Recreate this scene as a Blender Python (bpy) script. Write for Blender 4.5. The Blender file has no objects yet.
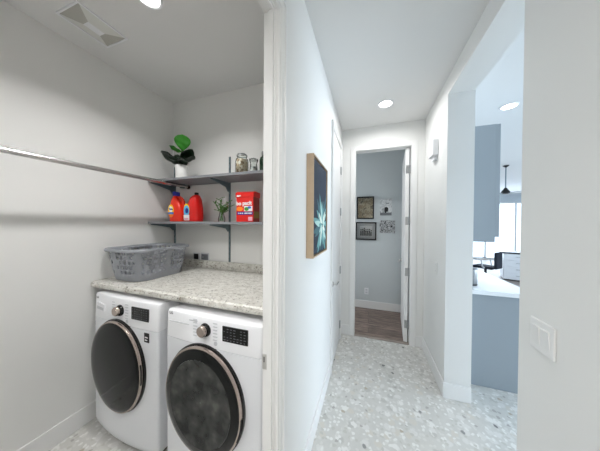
import bpy, bmesh, math, random
from mathutils import Vector, Matrix, noise
random.seed(7)
C = bpy.context.scene
COL = C.collection
R = math.radians

# ------------------------------------------------------------------ camera, world, lights, exposure
EYE = (0.0, 0.0, 1.4922)
cam_d = bpy.data.cameras.new('camera')
cam = bpy.data.objects.new('camera', cam_d)
COL.objects.link(cam)
cam_d.sensor_fit = 'HORIZONTAL'
cam_d.sensor_width = 36.0
cam_d.lens = 205.0 / 600.0 * 36.0
cam_d.clip_start = 0.02
cam_d.clip_end = 200
yaw, pitch, roll = 0.3259, -0.0113, 0.0064
fw = Vector((-math.sin(yaw) * math.cos(pitch), math.cos(yaw) * math.cos(pitch), math.sin(pitch)))
r0 = Vector((math.cos(yaw), math.sin(yaw), 0))
u0 = r0.cross(fw)
rr = r0 * math.cos(roll) + u0 * math.sin(roll)
uu = u0 * math.cos(roll) - r0 * math.sin(roll)
M = Matrix(((rr.x, uu.x, -fw.x, EYE[0]), (rr.y, uu.y, -fw.y, EYE[1]), (rr.z, uu.z, -fw.z, EYE[2]), (0, 0, 0, 1)))
cam.matrix_world = M
C.camera = cam

C.view_settings.view_transform = 'Standard'
C.view_settings.look = 'None'
C.view_settings.gamma = 1.0
C.view_settings.exposure = 0.0
C.view_settings.use_curve_mapping = False
try:
    C.cycles.use_denoising = True
    C.cycles.max_bounces = 10
    C.cycles.diffuse_bounces = 6
    C.cycles.sample_clamp_indirect = 6.0
    C.cycles.caustics_reflective = False
    C.cycles.caustics_refractive = False
except Exception:
    pass

W = bpy.data.worlds.new('sky')
C.world = W
W.use_nodes = True
bgn = W.node_tree.nodes['Background']
bgn.inputs['Color'].default_value = (0.78, 0.90, 1.0, 1)
bgn.inputs['Strength'].default_value = 2.2


def area(name, loc, rot, sx, sy, power, color, shape='RECTANGLE', spread=180):
    d = bpy.data.lights.new(name, 'AREA')
    d.shape = shape
    d.size = sx
    if shape in ('RECTANGLE', 'ELLIPSE'):
        d.size_y = sy
    d.energy = power
    d.color = color
    d.spread = R(spread)
    o = bpy.data.objects.new(name, d)
    o.location = loc
    o.rotation_euler = rot
    COL.objects.link(o)
    return o


NEUT = (1.0, 0.99, 0.98)
SKYC = (0.72, 0.86, 1.0)
# recessed ceiling lamps (seen ones sit in fixtures further down) and unseen fill lights
area('lamp_laundry', (-1.170, 0.815, 2.728), (0, 0, 0), 0.105, 0, 10.1, NEUT, 'DISK', 132)
area('fill_laundry_front', (-1.175, -0.3, 2.737), (0, 0, 0), 0.13, 0, 11.5, NEUT, 'DISK', 140)  # added fill out of view, no fixture; brightens machine fronts and lower wall
area('lamp_hall', (0.147, 2.315, 2.728), (0, 0, 0), 0.12, 0, 8.0, NEUT, 'DISK', 170)
area('fill_hall_behind', (0.147, -0.7, 2.737), (0, 0, 0), 0.12, 0, 25, NEUT, 'DISK', 150)  # unseen light added behind the camera to lift casing and near wall
area('lamp_kitchen', (1.385, 2.765, 2.728), (0, 0, 0), 0.12, 0, 10, (0.8, 0.9, 1.0), 'DISK')
# daylight at the windows of the big room and of the far bedroom
area('daylight_side_window', (6.95, 1.8, 1.35), (0, R(90), 0), 2.4, 4.2, 300, SKYC)
area('daylight_far_window', (4.2, 10.95, 1.25), (R(-90), 0, 0), 5.0, 2.3, 210, SKYC)
area('daylight_bedroom_window', (-2.1, 3.35, 1.5), (0, R(-90), 0), 1.4, 0.7, 24, (0.97, 0.985, 1.0))

# ------------------------------------------------------------------ room measures
CE = 2.74
XL, XR, YE, XW, YB = -0.356, 0.623, 2.805, -1.973, 1.636
YO, YN, ZO, T = 2.06, 1.15, 2.594, 0.191
XLI = -0.407                 # laundry side of the hall wall


# ------------------------------------------------------------------ materials
def lin(c):
    return tuple(((v / 255) / 12.92 if v / 255 <= 0.04045 else ((v / 255 + 0.055) / 1.055) ** 2.4) for v in c)


def mat(name, rgb, rough=0.5, metal=0.0, bump=0.0, bscale=60, vary=0.0, trans=0.0, ior=1.45, coat=0.0, emit=None, es=0, spec=0.5):
    m = bpy.data.materials.new(name)
    m.use_nodes = True
    nt = m.node_tree
    b = nt.nodes['Principled BSDF']
    col = lin(rgb)
    b.inputs['Base Color'].default_value = (*col, 1)
    b.inputs['Roughness'].default_value = rough
    b.inputs['Metallic'].default_value = metal
    b.inputs['Transmission Weight'].default_value = trans
    b.inputs['IOR'].default_value = ior
    b.inputs['Coat Weight'].default_value = coat
    b.inputs['Specular IOR Level'].default_value = spec
    if emit:
        b.inputs['Emission Color'].default_value = (*lin(emit), 1)
        b.inputs['Emission Strength'].default_value = es
    if bump or vary:
        tc = nt.nodes.new('ShaderNodeTexCoord')
        n = nt.nodes.new('ShaderNodeTexNoise')
        n.inputs['Scale'].default_value = bscale
        n.inputs['Detail'].default_value = 4
        nt.links.new(tc.outputs['Object'], n.inputs['Vector'])
        if bump:
            bp = nt.nodes.new('ShaderNodeBump')
            bp.inputs['Strength'].default_value = bump
            bp.inputs['Distance'].default_value = 0.004
            nt.links.new(n.outputs['Fac'], bp.inputs['Height'])
            nt.links.new(bp.outputs['Normal'], b.inputs['Normal'])
        if vary:
            mx = nt.nodes.new('ShaderNodeMix')
            mx.data_type = 'RGBA'
            mx.inputs['A'].default_value = (*[c * (1 - vary) for c in col], 1)
            mx.inputs['B'].default_value = (*[min(1, c * (1 + vary)) for c in col], 1)
            nt.links.new(n.outputs['Fac'], mx.inputs['Factor'])
            nt.links.new(mx.outputs['Result'], b.inputs['Base Color'])
    return m


def ramp(nt, stops, interp='LINEAR'):
    r = nt.nodes.new('ShaderNodeValToRGB')
    r.color_ramp.interpolation = interp
    e = r.color_ramp.elements
    while len(e) < len(stops):
        e.new(0.5)
    for el, (p, c) in zip(e, stops):
        el.position = p
        el.color = (*lin(c), 1)
    return r


def mixc(nt, fac, a, b):
    m = nt.nodes.new('ShaderNodeMix')
    m.data_type = 'RGBA'
    for k, v in (('Factor', fac), ('A', a), ('B', b)):
        if isinstance(v, (int, float)):
            m.inputs[k].default_value = v
        elif isinstance(v, tuple):
            m.inputs[k].default_value = (*v, 1)
        else:
            nt.links.new(v, m.inputs[k])
    return m.outputs['Result']


def terrazzo():
    m = bpy.data.materials.new('terrazzo')
    m.use_nodes = True
    nt = m.node_tree
    L = nt.links.new
    b = nt.nodes['Principled BSDF']
    tc = nt.nodes.new('ShaderNodeTexCoord')
    wob = nt.nodes.new('ShaderNodeTexNoise')
    wob.inputs['Scale'].default_value = 28
    wob.inputs['Detail'].default_value = 2
    L(tc.outputs['Object'], wob.inputs['Vector'])
    vm = nt.nodes.new('ShaderNodeVectorMath')
    vm.operation = 'MULTIPLY_ADD'
    L(wob.outputs['Color'], vm.inputs[0])
    vm.inputs[1].default_value = (0.035, 0.035, 0.0)
    L(tc.outputs['Object'], vm.inputs[2])

    def chips(scale, lo, hi, keep, rnd=1.0):
        v = nt.nodes.new('ShaderNodeTexVoronoi')
        v.voronoi_dimensions = '2D'
        v.inputs['Scale'].default_value = scale
        v.inputs['Randomness'].default_value = rnd
        L(vm.outputs[0], v.inputs['Vector'])
        mr = nt.nodes.new('ShaderNodeMapRange')
        mr.inputs['From Min'].default_value = lo
        mr.inputs['From Max'].default_value = hi
        mr.inputs['To Min'].default_value = 1
        mr.inputs['To Max'].default_value = 0
        L(v.outputs['Distance'], mr.inputs['Value'])
        sp = nt.nodes.new('ShaderNodeSeparateColor')
        L(v.outputs['Color'], sp.inputs['Color'])
        lt = nt.nodes.new('ShaderNodeMath')
        lt.operation = 'LESS_THAN'
        L(sp.outputs['Red'], lt.inputs[0])
        lt.inputs[1].default_value = keep
        mu = nt.nodes.new('ShaderNodeMath')
        mu.operation = 'MULTIPLY'
        L(mr.outputs['Result'], mu.inputs[0])
        L(lt.outputs[0], mu.inputs[1])
        return mu.outputs[0], sp.outputs['Green']
    base = mixc(nt, wob.outputs['Fac'], lin((190, 189, 185)), lin((203, 202, 198)))
    f1, g1 = chips(16, 0.32, 0.46, 0.75)
    r1 = ramp(nt, [(0.0, (219, 218, 215)), (0.22, (209, 208, 205)), (0.50, (195, 194, 190)), (0.80, (200, 196, 188)), (0.94, (182, 181, 177))], 'CONSTANT')
    L(g1, r1.inputs['Fac'])
    c = mixc(nt, f1, base, r1.outputs['Color'])
    f2, g2 = chips(36, 0.32, 0.44, 0.55)
    r2 = ramp(nt, [(0.0, (219, 219, 216)), (0.35, (205, 204, 200)), (0.72, (187, 186, 180)), (0.95, (166, 164, 160))], 'CONSTANT')
    L(g2, r2.inputs['Fac'])
    c = mixc(nt, f2, c, r2.outputs['Color'])
    f3, g3 = chips(12, 0.13, 0.18, 0.05)
    r3 = ramp(nt, [(0.0, (138, 139, 138)), (0.45, (172, 164, 150)), (0.85, (112, 113, 113))], 'CONSTANT')
    L(g3, r3.inputs['Fac'])
    c = mixc(nt, f3, c, r3.outputs['Color'])
    L(c, b.inputs['Base Color'])
    b.inputs['Roughness'].default_value = 0.38
    b.inputs['Specular IOR Level'].default_value = 0.4
    return m


def granite():
    m = bpy.data.materials.new('granite_laminate')
    m.use_nodes = True
    nt = m.node_tree
    L = nt.links.new
    b = nt.nodes['Principled BSDF']
    tc = nt.nodes.new('ShaderNodeTexCoord')

    def nz(scale, det, stretch=(1, 1, 1)):
        mp = nt.nodes.new('ShaderNodeMapping')
        mp.inputs['Scale'].default_value = stretch
        L(tc.outputs['Object'], mp.inputs['Vector'])
        n = nt.nodes.new('ShaderNodeTexNoise')
        n.inputs['Scale'].default_value = scale
        n.inputs['Detail'].default_value = det
        n.inputs['Roughness'].default_value = 0.65
        L(mp.outputs[0], n.inputs['Vector'])
        return n.outputs['Fac']
    r = ramp(nt, [(0.30, (161, 158, 149)), (0.44, (196, 194, 187)), (0.6, (212, 211, 205)), (0.75, (218, 217, 213))])
    L(nz(22, 6, (0.8, 1.3, 1)), r.inputs['Fac'])
    d1 = ramp(nt, [(0.34, (255, 255, 255)), (0.42, (0, 0, 0))])
    L(nz(60, 4, (0.7, 1.3, 1)), d1.inputs['Fac'])
    c = mixc(nt, d1.outputs['Color'], r.outputs['Color'], lin((128, 118, 104)))
    d2 = ramp(nt, [(0.33, (255, 255, 255)), (0.39, (0, 0, 0))])
    L(nz(70, 3), d2.inputs['Fac'])
    c = mixc(nt, d2.outputs['Color'], c, lin((58, 55, 52)))
    L(c, b.inputs['Base Color'])
    b.inputs['Roughness'].default_value = 0.34
    return m


def planks(name, tones, length=1.2, width=0.14, rough=0.45):
    m = bpy.data.materials.new(name)
    m.use_nodes = True
    nt = m.node_tree
    L = nt.links.new
    b = nt.nodes['Principled BSDF']
    tc = nt.nodes.new('ShaderNodeTexCoord')
    br = nt.nodes.new('ShaderNodeTexBrick')
    br.inputs['Scale'].default_value = 1.0
    br.inputs['Brick Width'].default_value = length
    br.inputs['Row Height'].default_value = width
    br.inputs['Mortar Size'].default_value = 0.0025
    br.inputs['Color1'].default_value = (*lin(tones[0]), 1)
    br.inputs['Color2'].default_value = (*lin(tones[1]), 1)
    br.inputs['Mortar'].default_value = (*lin(tones[3]), 1)
    L(tc.outputs['Object'], br.inputs['Vector'])
    mp = nt.nodes.new('ShaderNodeMapping')
    mp.inputs['Scale'].default_value = (2.2, 14, 1)
    L(tc.outputs['Object'], mp.inputs['Vector'])
    n = nt.nodes.new('ShaderNodeTexNoise')
    n.inputs['Scale'].default_value = 2.2
    n.inputs['Detail'].default_value = 7
    n.inputs['Roughness'].default_value = 0.7
    L(mp.outputs[0], n.inputs['Vector'])
    rp = ramp(nt, [(0.40, (0, 0, 0)), (0.62, (255, 255, 255))])
    L(n.outputs['Fac'], rp.inputs['Fac'])
    c = mixc(nt, rp.outputs['Color'], br.outputs['Color'], lin(tones[2]))
    L(c, b.inputs['Base Color'])
    b.inputs['Roughness'].default_value = rough
    return m


def speckle(name, base, spots, scale=40, keep=0.4):
    m = bpy.data.materials.new(name)
    m.use_nodes = True
    nt = m.node_tree
    b = nt.nodes['Principled BSDF']
    tc = nt.nodes.new('ShaderNodeTexCoord')
    v = nt.nodes.new('ShaderNodeTexVoronoi')
    v.inputs['Scale'].default_value = scale
    nt.links.new(tc.outputs['Object'], v.inputs['Vector'])
    sp = nt.nodes.new('ShaderNodeSeparateColor')
    nt.links.new(v.outputs['Color'], sp.inputs['Color'])
    st = [(0.0, base)] + [(keep + (1 - keep) * i / len(spots), s) for i, s in enumerate(spots)]
    r = ramp(nt, st, 'CONSTANT')
    nt.links.new(sp.outputs['Red'], r.inputs['Fac'])
    nt.links.new(r.outputs['Color'], b.inputs['Base Color'])
    b.inputs['Roughness'].default_value = 0.5
    return m


def speckle_soft(name):
    m = bpy.data.materials.new(name)
    m.use_nodes = True
    nt = m.node_tree
    b = nt.nodes['Principled BSDF']
    tc = nt.nodes.new('ShaderNodeTexCoord')
    n = nt.nodes.new('ShaderNodeTexNoise')
    n.inputs['Scale'].default_value = 13
    n.inputs['Detail'].default_value = 2
    nt.links.new(tc.outputs['Object'], n.inputs['Vector'])
    r = ramp(nt, [(0.34, (26, 28, 28)), (0.46, (46, 48, 47)), (0.58, (58, 60, 58)), (0.72, (82, 84, 80))])
    nt.links.new(n.outputs['Fac'], r.inputs['Fac'])
    nt.links.new(r.outputs['Color'], b.inputs['Base Color'])
    b.inputs['Roughness'].default_value = 0.22
    b.inputs['Specular IOR Level'].default_value = 0.25
    return m


def photo_mat(name, bg, tones, scale):
    """black and white photograph print: soft blotches of grey"""
    m = bpy.data.materials.new(name)
    m.use_nodes = True
    nt = m.node_tree
    b = nt.nodes['Principled BSDF']
    tc = nt.nodes.new('ShaderNodeTexCoord')
    n = nt.nodes.new('ShaderNodeTexNoise')
    n.inputs['Scale'].default_value = scale
    n.inputs['Detail'].default_value = 3
    nt.links.new(tc.outputs['Object'], n.inputs['Vector'])
    r = ramp(nt, [(0.36, bg)] + [(0.45 + 0.08 * i, t) for i, t in enumerate(tones)])
    nt.links.new(n.outputs['Fac'], r.inputs['Fac'])
    nt.links.new(r.outputs['Color'], b.inputs['Base Color'])
    b.inputs['Roughness'].default_value = 0.3
    return m


def thin_glass(name, tint=(250, 252, 252), ior=1.4):
    """clear thin glass: mostly lets light straight through, reflects at grazing angles"""
    m = bpy.data.materials.new(name)
    m.use_nodes = True
    nt = m.node_tree
    nt.nodes.remove(nt.nodes['Principled BSDF'])
    out = nt.nodes['Material Output']
    tr = nt.nodes.new('ShaderNodeBsdfTransparent')
    tr.inputs['Color'].default_value = (*lin(tint), 1)
    gl = nt.nodes.new('ShaderNodeBsdfGlossy')
    gl.inputs['Roughness'].default_value = 0.03
    fr = nt.nodes.new('ShaderNodeFresnel')
    fr.inputs['IOR'].default_value = ior
    mx = nt.nodes.new('ShaderNodeMixShader')
    nt.links.new(fr.outputs[0], mx.inputs['Fac'])
    nt.links.new(tr.outputs[0], mx.inputs[1])
    nt.links.new(gl.outputs[0], mx.inputs[2])
    nt.links.new(mx.outputs[0], out.inputs['Surface'])
    return m


MT = {}
MT['wall'] = mat('wall_paint', (224, 224, 222), 0.75, bump=0.06, bscale=220)
MT['ceil'] = mat('ceiling_paint', (222, 222, 221), 0.85, bump=0.08, bscale=180)
MT['trim'] = mat('trim_paint', (227, 227, 226), 0.42)
MT['greywall'] = mat('bedroom_wall_paint', (196, 202, 204), 0.75, bump=0.06, bscale=220)
MT['bluewall'] = mat('living_wall_paint', (214, 222, 228), 0.75, bump=0.05, bscale=200)
MT['terrazzo'] = terrazzo()
MT['granite'] = granite()
MT['darkwood'] = planks('brown_wood_planks', ((150, 132, 122), (118, 102, 94), (84, 72, 66), (60, 50, 46)))
MT['greywood'] = planks('grey_wood_planks', ((170, 158, 148), (150, 140, 132), (126, 118, 112), (96, 90, 86)))
MT['enamel'] = mat('white_enamel', (228, 230, 234), 0.28, coat=0.2)
MT['enamel2'] = mat('white_plastic', (232, 233, 236), 0.35)
MT['greyplastic'] = mat('grey_plastic', (120, 123, 128), 0.45, bump=0.04, bscale=90)
MT['basketgrey'] = mat('basket_grey_plastic', (146, 149, 155), 0.45, bump=0.04, bscale=90)
MT['lidgrey'] = mat('pale_grey_plastic', (196, 198, 202), 0.4)
MT['black'] = mat('black_gloss', (10, 10, 11), 0.12)
MT['blackmat'] = mat('black_plastic', (18, 18, 19), 0.5)
MT['glassdark'] = mat('smoked_door_glass', (16, 18, 18), 0.1, spec=0.3)
MT['drum'] = speckle_soft('dark_window_bowl')
MT['chrome'] = mat('chrome', (206, 204, 202), 0.26, metal=1.0)
MT['rosechrome'] = mat('champagne_metal', (190, 176, 168), 0.25, metal=1.0)
MT['steel'] = mat('brushed_steel', (170, 172, 174), 0.3, metal=1.0)
MT['satin'] = mat('satin_nickel', (196, 195, 192), 0.4, metal=0.5)
MT['shelf'] = mat('grey_laminate', (126, 128, 132), 0.5, vary=0.04, bscale=30)
MT['bracket'] = mat('slate_painted_steel', (102, 118, 124), 0.45)
MT['redplastic'] = mat('red_orange_plastic', (226, 44, 18), 0.3, coat=0.15)
MT['redplastic2'] = mat('red_plastic', (206, 24, 20), 0.3, coat=0.15)
MT['darkred'] = mat('deep_red_plastic', (120, 10, 10), 0.35)
MT['bluecap'] = mat('blue_plastic', (26, 44, 150), 0.35)
MT['yellow'] = mat('yellow_label', (250, 206, 30), 0.4)
MT['orange'] = mat('orange_label', (245, 130, 24), 0.4)
MT['labelblue'] = mat('blue_label', (40, 110, 200), 0.4)
MT['labelsky'] = mat('sky_blue_label', (96, 184, 232), 0.4)
MT['labelwhite'] = mat('white_label', (238, 236, 236), 0.4)
MT['labelpink'] = mat('pink_label', (232, 170, 190), 0.4)
MT['navy'] = mat('navy_label', (24, 40, 130), 0.4)
MT['green'] = mat('green_label', (70, 150, 60), 0.4)
MT['card'] = mat('red_card', (214, 30, 22), 0.45)
MT['cardside'] = mat('red_brown_card', (150, 44, 34), 0.5)
MT['olive'] = mat('olive_label', (140, 110, 44), 0.5)
MT['pot'] = mat('white_ceramic', (236, 236, 234), 0.35)
MT['soil'] = mat('dark_soil', (40, 32, 26), 0.9, bump=0.6, bscale=120)
MT['leaf'] = mat('glossy_green_leaf', (52, 142, 34), 0.36, vary=0.25, bscale=14)
MT['leafshade'] = mat('shaded_green_leaf', (15, 38, 19), 0.36, vary=0.25, bscale=14)  # shade on the leaf undersides put into a darker green
MT['stem'] = mat('brown_stem', (70, 58, 40), 0.7)
MT['sprig'] = mat('fresh_green_sprig', (82, 130, 58), 0.5, vary=0.25, bscale=40)
MT['sprigred'] = mat('russet_bud', (140, 84, 54), 0.5)
MT['glass'] = thin_glass('clear_glass', (246, 249, 248), 1.22)
MT['glazing'] = thin_glass('picture_glazing', (252, 253, 253), 1.5)
MT['jarfill'] = speckle('tan_shells', (214, 200, 178), [(196, 174, 142), (244, 238, 226), (150, 126, 98), (224, 208, 182)], 60, 0.3)
MT['bottlegreen'] = mat('dark_green_glass', (14, 44, 24), 0.08, coat=0.3)
MT['palefill'] = speckle('pale_cotton', (230, 230, 226), [(200, 206, 204), (150, 160, 158)], 50, 0.5)
MT['woodframe'] = mat('light_oak', (188, 166, 140), 0.55, vary=0.12, bscale=30)
MT['canvas'] = mat('navy_canvas', (32, 46, 62), 0.7, vary=0.15, bscale=20)
MT['petal1'] = mat('pale_teal_paint', (172, 206, 200), 0.7)
MT['petal2'] = mat('teal_paint', (104, 156, 156), 0.7)
MT['petal3'] = mat('cream_paint', (222, 228, 214), 0.7)
MT['petal4'] = mat('slate_teal_paint', (64, 104, 112), 0.7)
MT['blackframe'] = mat('black_frame', (22, 21, 22), 0.35)
MT['mount'] = mat('white_mount_board', (206, 206, 208), 0.6)
MT['lens'] = mat('lamp_diffuser', (255, 255, 255), 0.4, emit=(255, 252, 246), es=6.0)
MT['ventgrey'] = mat('warm_grey_grille', (176, 175, 168), 0.6)
MT['ventpale'] = mat('pale_grille_plastic', (214, 214, 210), 0.5)
MT['bluegrey'] = mat('blue_grey_cabinet', (150, 158, 164), 0.45)
MT['quartz'] = mat('white_quartz', (238, 240, 242), 0.2)
MT['chairfab'] = mat('navy_black_fabric', (26, 32, 44), 0.8)
MT['desktop'] = mat('black_desk_top', (22, 24, 28), 0.35)
MT['fanblade'] = mat('grey_fan_blade', (120, 132, 140), 0.5)
MT['winframe'] = mat('white_vinyl', (235, 238, 240), 0.4)
MT['pane'] = thin_glass('window_pane', (252, 253, 255), 1.2)
MT['prtan'] = photo_mat('sepia_print', (176, 156, 122), [(150, 130, 98), (196, 182, 150), (120, 104, 80)], 14)
MT['prgrey'] = photo_mat('pale_grey_print', (206, 210, 212), [(176, 180, 182), (214, 216, 218), (150, 154, 156)], 9)
MT['prdark'] = photo_mat('busy_grey_print', (190, 192, 194), [(90, 92, 94), (200, 202, 204), (40, 42, 44)], 22)
MT['figdark'] = mat('black_print_ink', (24, 26, 30), 0.4)
MT['figgrey'] = mat('grey_print_ink', (110, 114, 118), 0.4)


# ------------------------------------------------------------------ mesh helper
class MB:
    def __init__(self):
        self.bm = bmesh.new()
        self.mats = []
        self.cur = 0

    def use(self, m):
        if m not in self.mats:
            self.mats.append(m)
        self.cur = self.mats.index(m)
        return self

    def _mark(self, faces, smooth):
        for f in faces:
            f.material_index = self.cur
            f.smooth = smooth

    def box(self, x0, x1, y0, y1, z0, z1, bev=0.0, seg=2):
        t = bmesh.new()
        v = [t.verts.new((x, y, z)) for z in (z0, z1) for y in (y0, y1) for x in (x0, x1)]
        for q in ((0, 2, 3, 1), (4, 5, 7, 6), (0, 1, 5, 4), (2, 6, 7, 3), (0, 4, 6, 2), (1, 3, 7, 5)):
            t.faces.new([v[i] for i in q])
        if bev > 0:
            bmesh.ops.bevel(t, geom=list(t.edges), offset=bev, segments=seg, profile=0.5, affect='EDGES')
        self._join(t, False)
        return self

    def _join(self, t, smooth):
        bmesh.ops.recalc_face_normals(t, faces=list(t.faces))
        mp = {}
        for v in t.verts:
            mp[v] = self.bm.verts.new(v.co)
        fs = []
        for f in t.faces:
            try:
                fs.append(self.bm.faces.new([mp[v] for v in f.verts]))
            except ValueError:
                pass
        self._mark(fs, smooth)
        t.free()

    def lathe(self, prof, c=(0, 0, 0), axis='z', n=40, sx=1.0, sy=1.0, smooth=True):
        t = bmesh.new()
        rings = []
        for r, h in prof:
            if r < 1e-6:
                rings.append([t.verts.new((0, 0, h))])
            else:
                rings.append([t.verts.new((r * sx * math.cos(2 * math.pi * i / n), r * sy * math.sin(2 * math.pi * i / n), h)) for i in range(n)])
        for a, b in zip(rings, rings[1:]):
            for i in range(n):
                j = (i + 1) % n
                if len(a) == 1 and len(b) == 1:
                    continue
                if len(a) == 1:
                    t.faces.new((a[0], b[i], b[j]))
                elif len(b) == 1:
                    t.faces.new((a[i], a[j], b[0]))
                else:
                    t.faces.new((a[i], a[j], b[j], b[i]))
        if axis == 'y':      # profile height runs along -y
            mx = Matrix(((1, 0, 0), (0, 0, -1), (0, 1, 0)))
            for v in t.verts:
                v.co = mx @ v.co
        elif axis == 'x':
            mx = Matrix(((0, 0, 1), (1, 0, 0), (0, 1, 0)))
            for v in t.verts:
                v.co = mx @ v.co
        for v in t.verts:
            v.co += Vector(c)
        self._join(t, smooth)
        return self

    def tube(self, pts, r, n=10, caps=True):
        pts = [Vector(p) for p in pts]
        rs = r if isinstance(r, (list, tuple)) else [r] * len(pts)
        t = bmesh.new()
        rings = []
        up = None
        for i, p in enumerate(pts):
            d = (pts[min(i + 1, len(pts) - 1)] - pts[max(i - 1, 0)]).normalized()
            if up is None:
                up = Vector((0, 0, 1)) if abs(d.z) < 0.9 else Vector((1, 0, 0))
            a = d.cross(up).normalized()
            up = a.cross(d).normalized()
            rings.append([t.verts.new(p + (a * math.cos(2 * math.pi * k / n) + up * math.sin(2 * math.pi * k / n)) * rs[i]) for k in range(n)])
        for A, B in zip(rings, rings[1:]):
            for k in range(n):
                t.faces.new((A[k], A[(k + 1) % n], B[(k + 1) % n], B[k]))
        if caps:
            t.faces.new(rings[0])
            t.faces.new(rings[-1])
        self._join(t, True)
        return self

    def prism(self, poly, f0, f1, smooth=False):
        """poly: list of points; f0,f1 map a point to the two end positions"""
        t = bmesh.new()
        a = [t.verts.new(f0(p)) for p in poly]
        b = [t.verts.new(f1(p)) for p in poly]
        n = len(poly)
        t.faces.new(a)
        t.faces.new(b)
        for i in range(n):
            t.faces.new((a[i], a[(i + 1) % n], b[(i + 1) % n], b[i]))
        self._join(t, smooth)
        return self

    def loft(self, rings, cap=True, smooth=True):
        t = bmesh.new()
        vr = [[t.verts.new(p) for p in r] for r in rings]
        n = len(vr[0])
        for A, B in zip(vr, vr[1:]):
            for i in range(n):
                t.faces.new((A[i], A[(i + 1) % n], B[(i + 1) % n], B[i]))
        if cap:
            t.faces.new(vr[0])
            t.faces.new(vr[-1])
        self._join(t, smooth)
        return self

    def face(self, pts, smooth=False):
        f = self.bm.faces.new([self.bm.verts.new(p) for p in pts])
        self._mark([f], smooth)
        return self

    def build(self, name, m=None, parent=None, kind=None, world=True):
        me = bpy.data.meshes.new(name)
        if m is not None and not self.mats:
            self.mats = [m]
        for k in self.mats:
            me.materials.append(k)
        self.bm.to_mesh(me)
        self.bm.free()
        o = bpy.data.objects.new(name, me)
        COL.objects.link(o)
        if parent is not None:
            o.parent = parent
        if kind:
            o['kind'] = kind
        # keep hard edges hard where a mesh mixes smooth and flat faces
        if any(p.use_smooth for p in me.polygons):
            try:
                me.set_sharp_from_angle(angle=R(38))
            except Exception:
                pass
        return o


def tag(o, label, cat, group=None):
    o['label'] = label
    o['category'] = cat
    if group:
        o['group'] = group
    return o


def thing(name, label, cat, loc=(0, 0, 0), rz=0.0, group=None):
    o = bpy.data.objects.new(name, None)
    o.empty_display_size = 0.05
    COL.objects.link(o)
    o.location = loc
    o.rotation_euler = (0, 0, rz)
    return tag(o, label, cat, group)


def at(o, loc):
    """turn a mesh built in world coordinates into one with its origin at loc"""
    o.data.transform(Matrix.Translation(-Vector(loc)))
    o.location = loc
    return o


def dup(root, loc, label, rz=None, group=None):
    r = root.copy()
    COL.objects.link(r)
    r.location = loc
    if rz is not None:
        r.rotation_euler = (0, 0, rz)
    r['label'] = label
    if group:
        r['group'] = group
    for ch in list(root.children):
        c = ch.copy()
        COL.objects.link(c)
        c.parent = r
        for g in list(ch.children):
            d = g.copy()
            COL.objects.link(d)
            d.parent = c
    return r


def lettering(name, s, size, m, parent, mtx, depth=0.0006, bold=0.0):
    cu = bpy.data.curves.new(name, 'FONT')
    cu.body = s
    cu.size = size
    cu.extrude = depth
    cu.offset = bold
    cu.align_x = 'CENTER'
    cu.align_y = 'CENTER'
    cu.resolution_u = 3
    o = bpy.data.objects.new(name, cu)
    COL.objects.link(o)
    dg = bpy.context.evaluated_depsgraph_get()
    me = bpy.data.meshes.new_from_object(o.evaluated_get(dg))
    bpy.data.objects.remove(o)
    me.transform(mtx)
    me.materials.clear()
    me.materials.append(m)
    n = bpy.data.objects.new(name, me)
    COL.objects.link(n)
    n.parent = parent
    return n


def face_front(x, y, z):
    """text matrix: reads along +x, up +z, faces -y"""
    return Matrix.Translation((x, y, z)) @ Matrix.Rotation(R(90), 4, 'X')


def S(name, mb, m):
    return mb.build(name, m, kind='structure')


# ------------------------------------------------------------------ structure
KX, KY, KY0 = 7.0, 10.8, -1.6      # living room extents
S('floor', MB().box(-2.2, 7.2, -2.2, YE + 0.02, -0.1, 0).box(T + XR, 7.2, YE + 0.02, 4.4, -0.1, 0), MT['terrazzo'])
S('floor_bedroom', MB().box(-2.2, XR + T, YE + 0.02, 4.0, -0.1, 0.001), MT['darkwood'])
S('floor_living', MB().box(XR + T, 7.2, 4.4, 11.0, -0.1, 0.001), MT['greywood'])
S('ceiling', MB().box(-2.2, 7.2, -2.2, 11.0, CE, CE + 0.1), MT['ceil'])
S('wall_left', MB().box(XW - 0.12, XW, -1.0, YB + 0.12, 0, CE), MT['wall'])
S('wall_back', MB().box(XW, XLI, YB, YB + 0.12, 0, CE), MT['wall'])
S('wall_laundry_front', MB().box(XW, XLI, -1.0, -0.9, 0, CE), MT['wall'])
DY0, DY1, DZ = -0.03, 0.738, 2.33       # laundry doorway (framed)
CY0, CY1, CZ = 2.05, 2.65, 2.44         # closet door opening
S('wall_hall_left', MB().box(XLI, XL, -2.0, DY0 - 0.02, 0, CE).box(XLI, XL, DY0 - 0.02, DY1 + 0.02, DZ + 0.02, CE)
  .box(XLI, XL, DY1 + 0.02, CY0, 0, CE).box(XLI, XL, CY0, CY1, CZ, CE).box(XLI, XL, CY1, YE + 0.1, 0, CE), MT['wall'])
S('wall_closet', MB().box(XW, XLI - 0.6, YB + 0.12, YE, 0, CE), MT['wall'])
EX0, EX1, EZ = -0.176, 0.478, 2.44      # end doorway (clear)
S('wall_end', MB().box(XL, EX0 - 0.02, YE, YE + 0.1, 0, CE).box(EX1 + 0.02, XR + T, YE, YE + 0.1, 0, CE)
  .box(EX0 - 0.02, EX1 + 0.02, YE, YE + 0.1, EZ + 0.02, CE), MT['wall'])
S('wall_right', MB().box(XR, XR + T, -2.0, YN, 0, CE).box(XR, XR + T, YN, YO, ZO, CE).box(XR, XR + T, YO, YE, 0, CE)
  .box(XR + 0.03, XR + T, YE + 0.1, KY, 0, CE), MT['wall'])
S('wall_hall_behind', MB().box(XLI, XR + T, -2.1, -2.0, 0, CE), MT['wall'])
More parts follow.
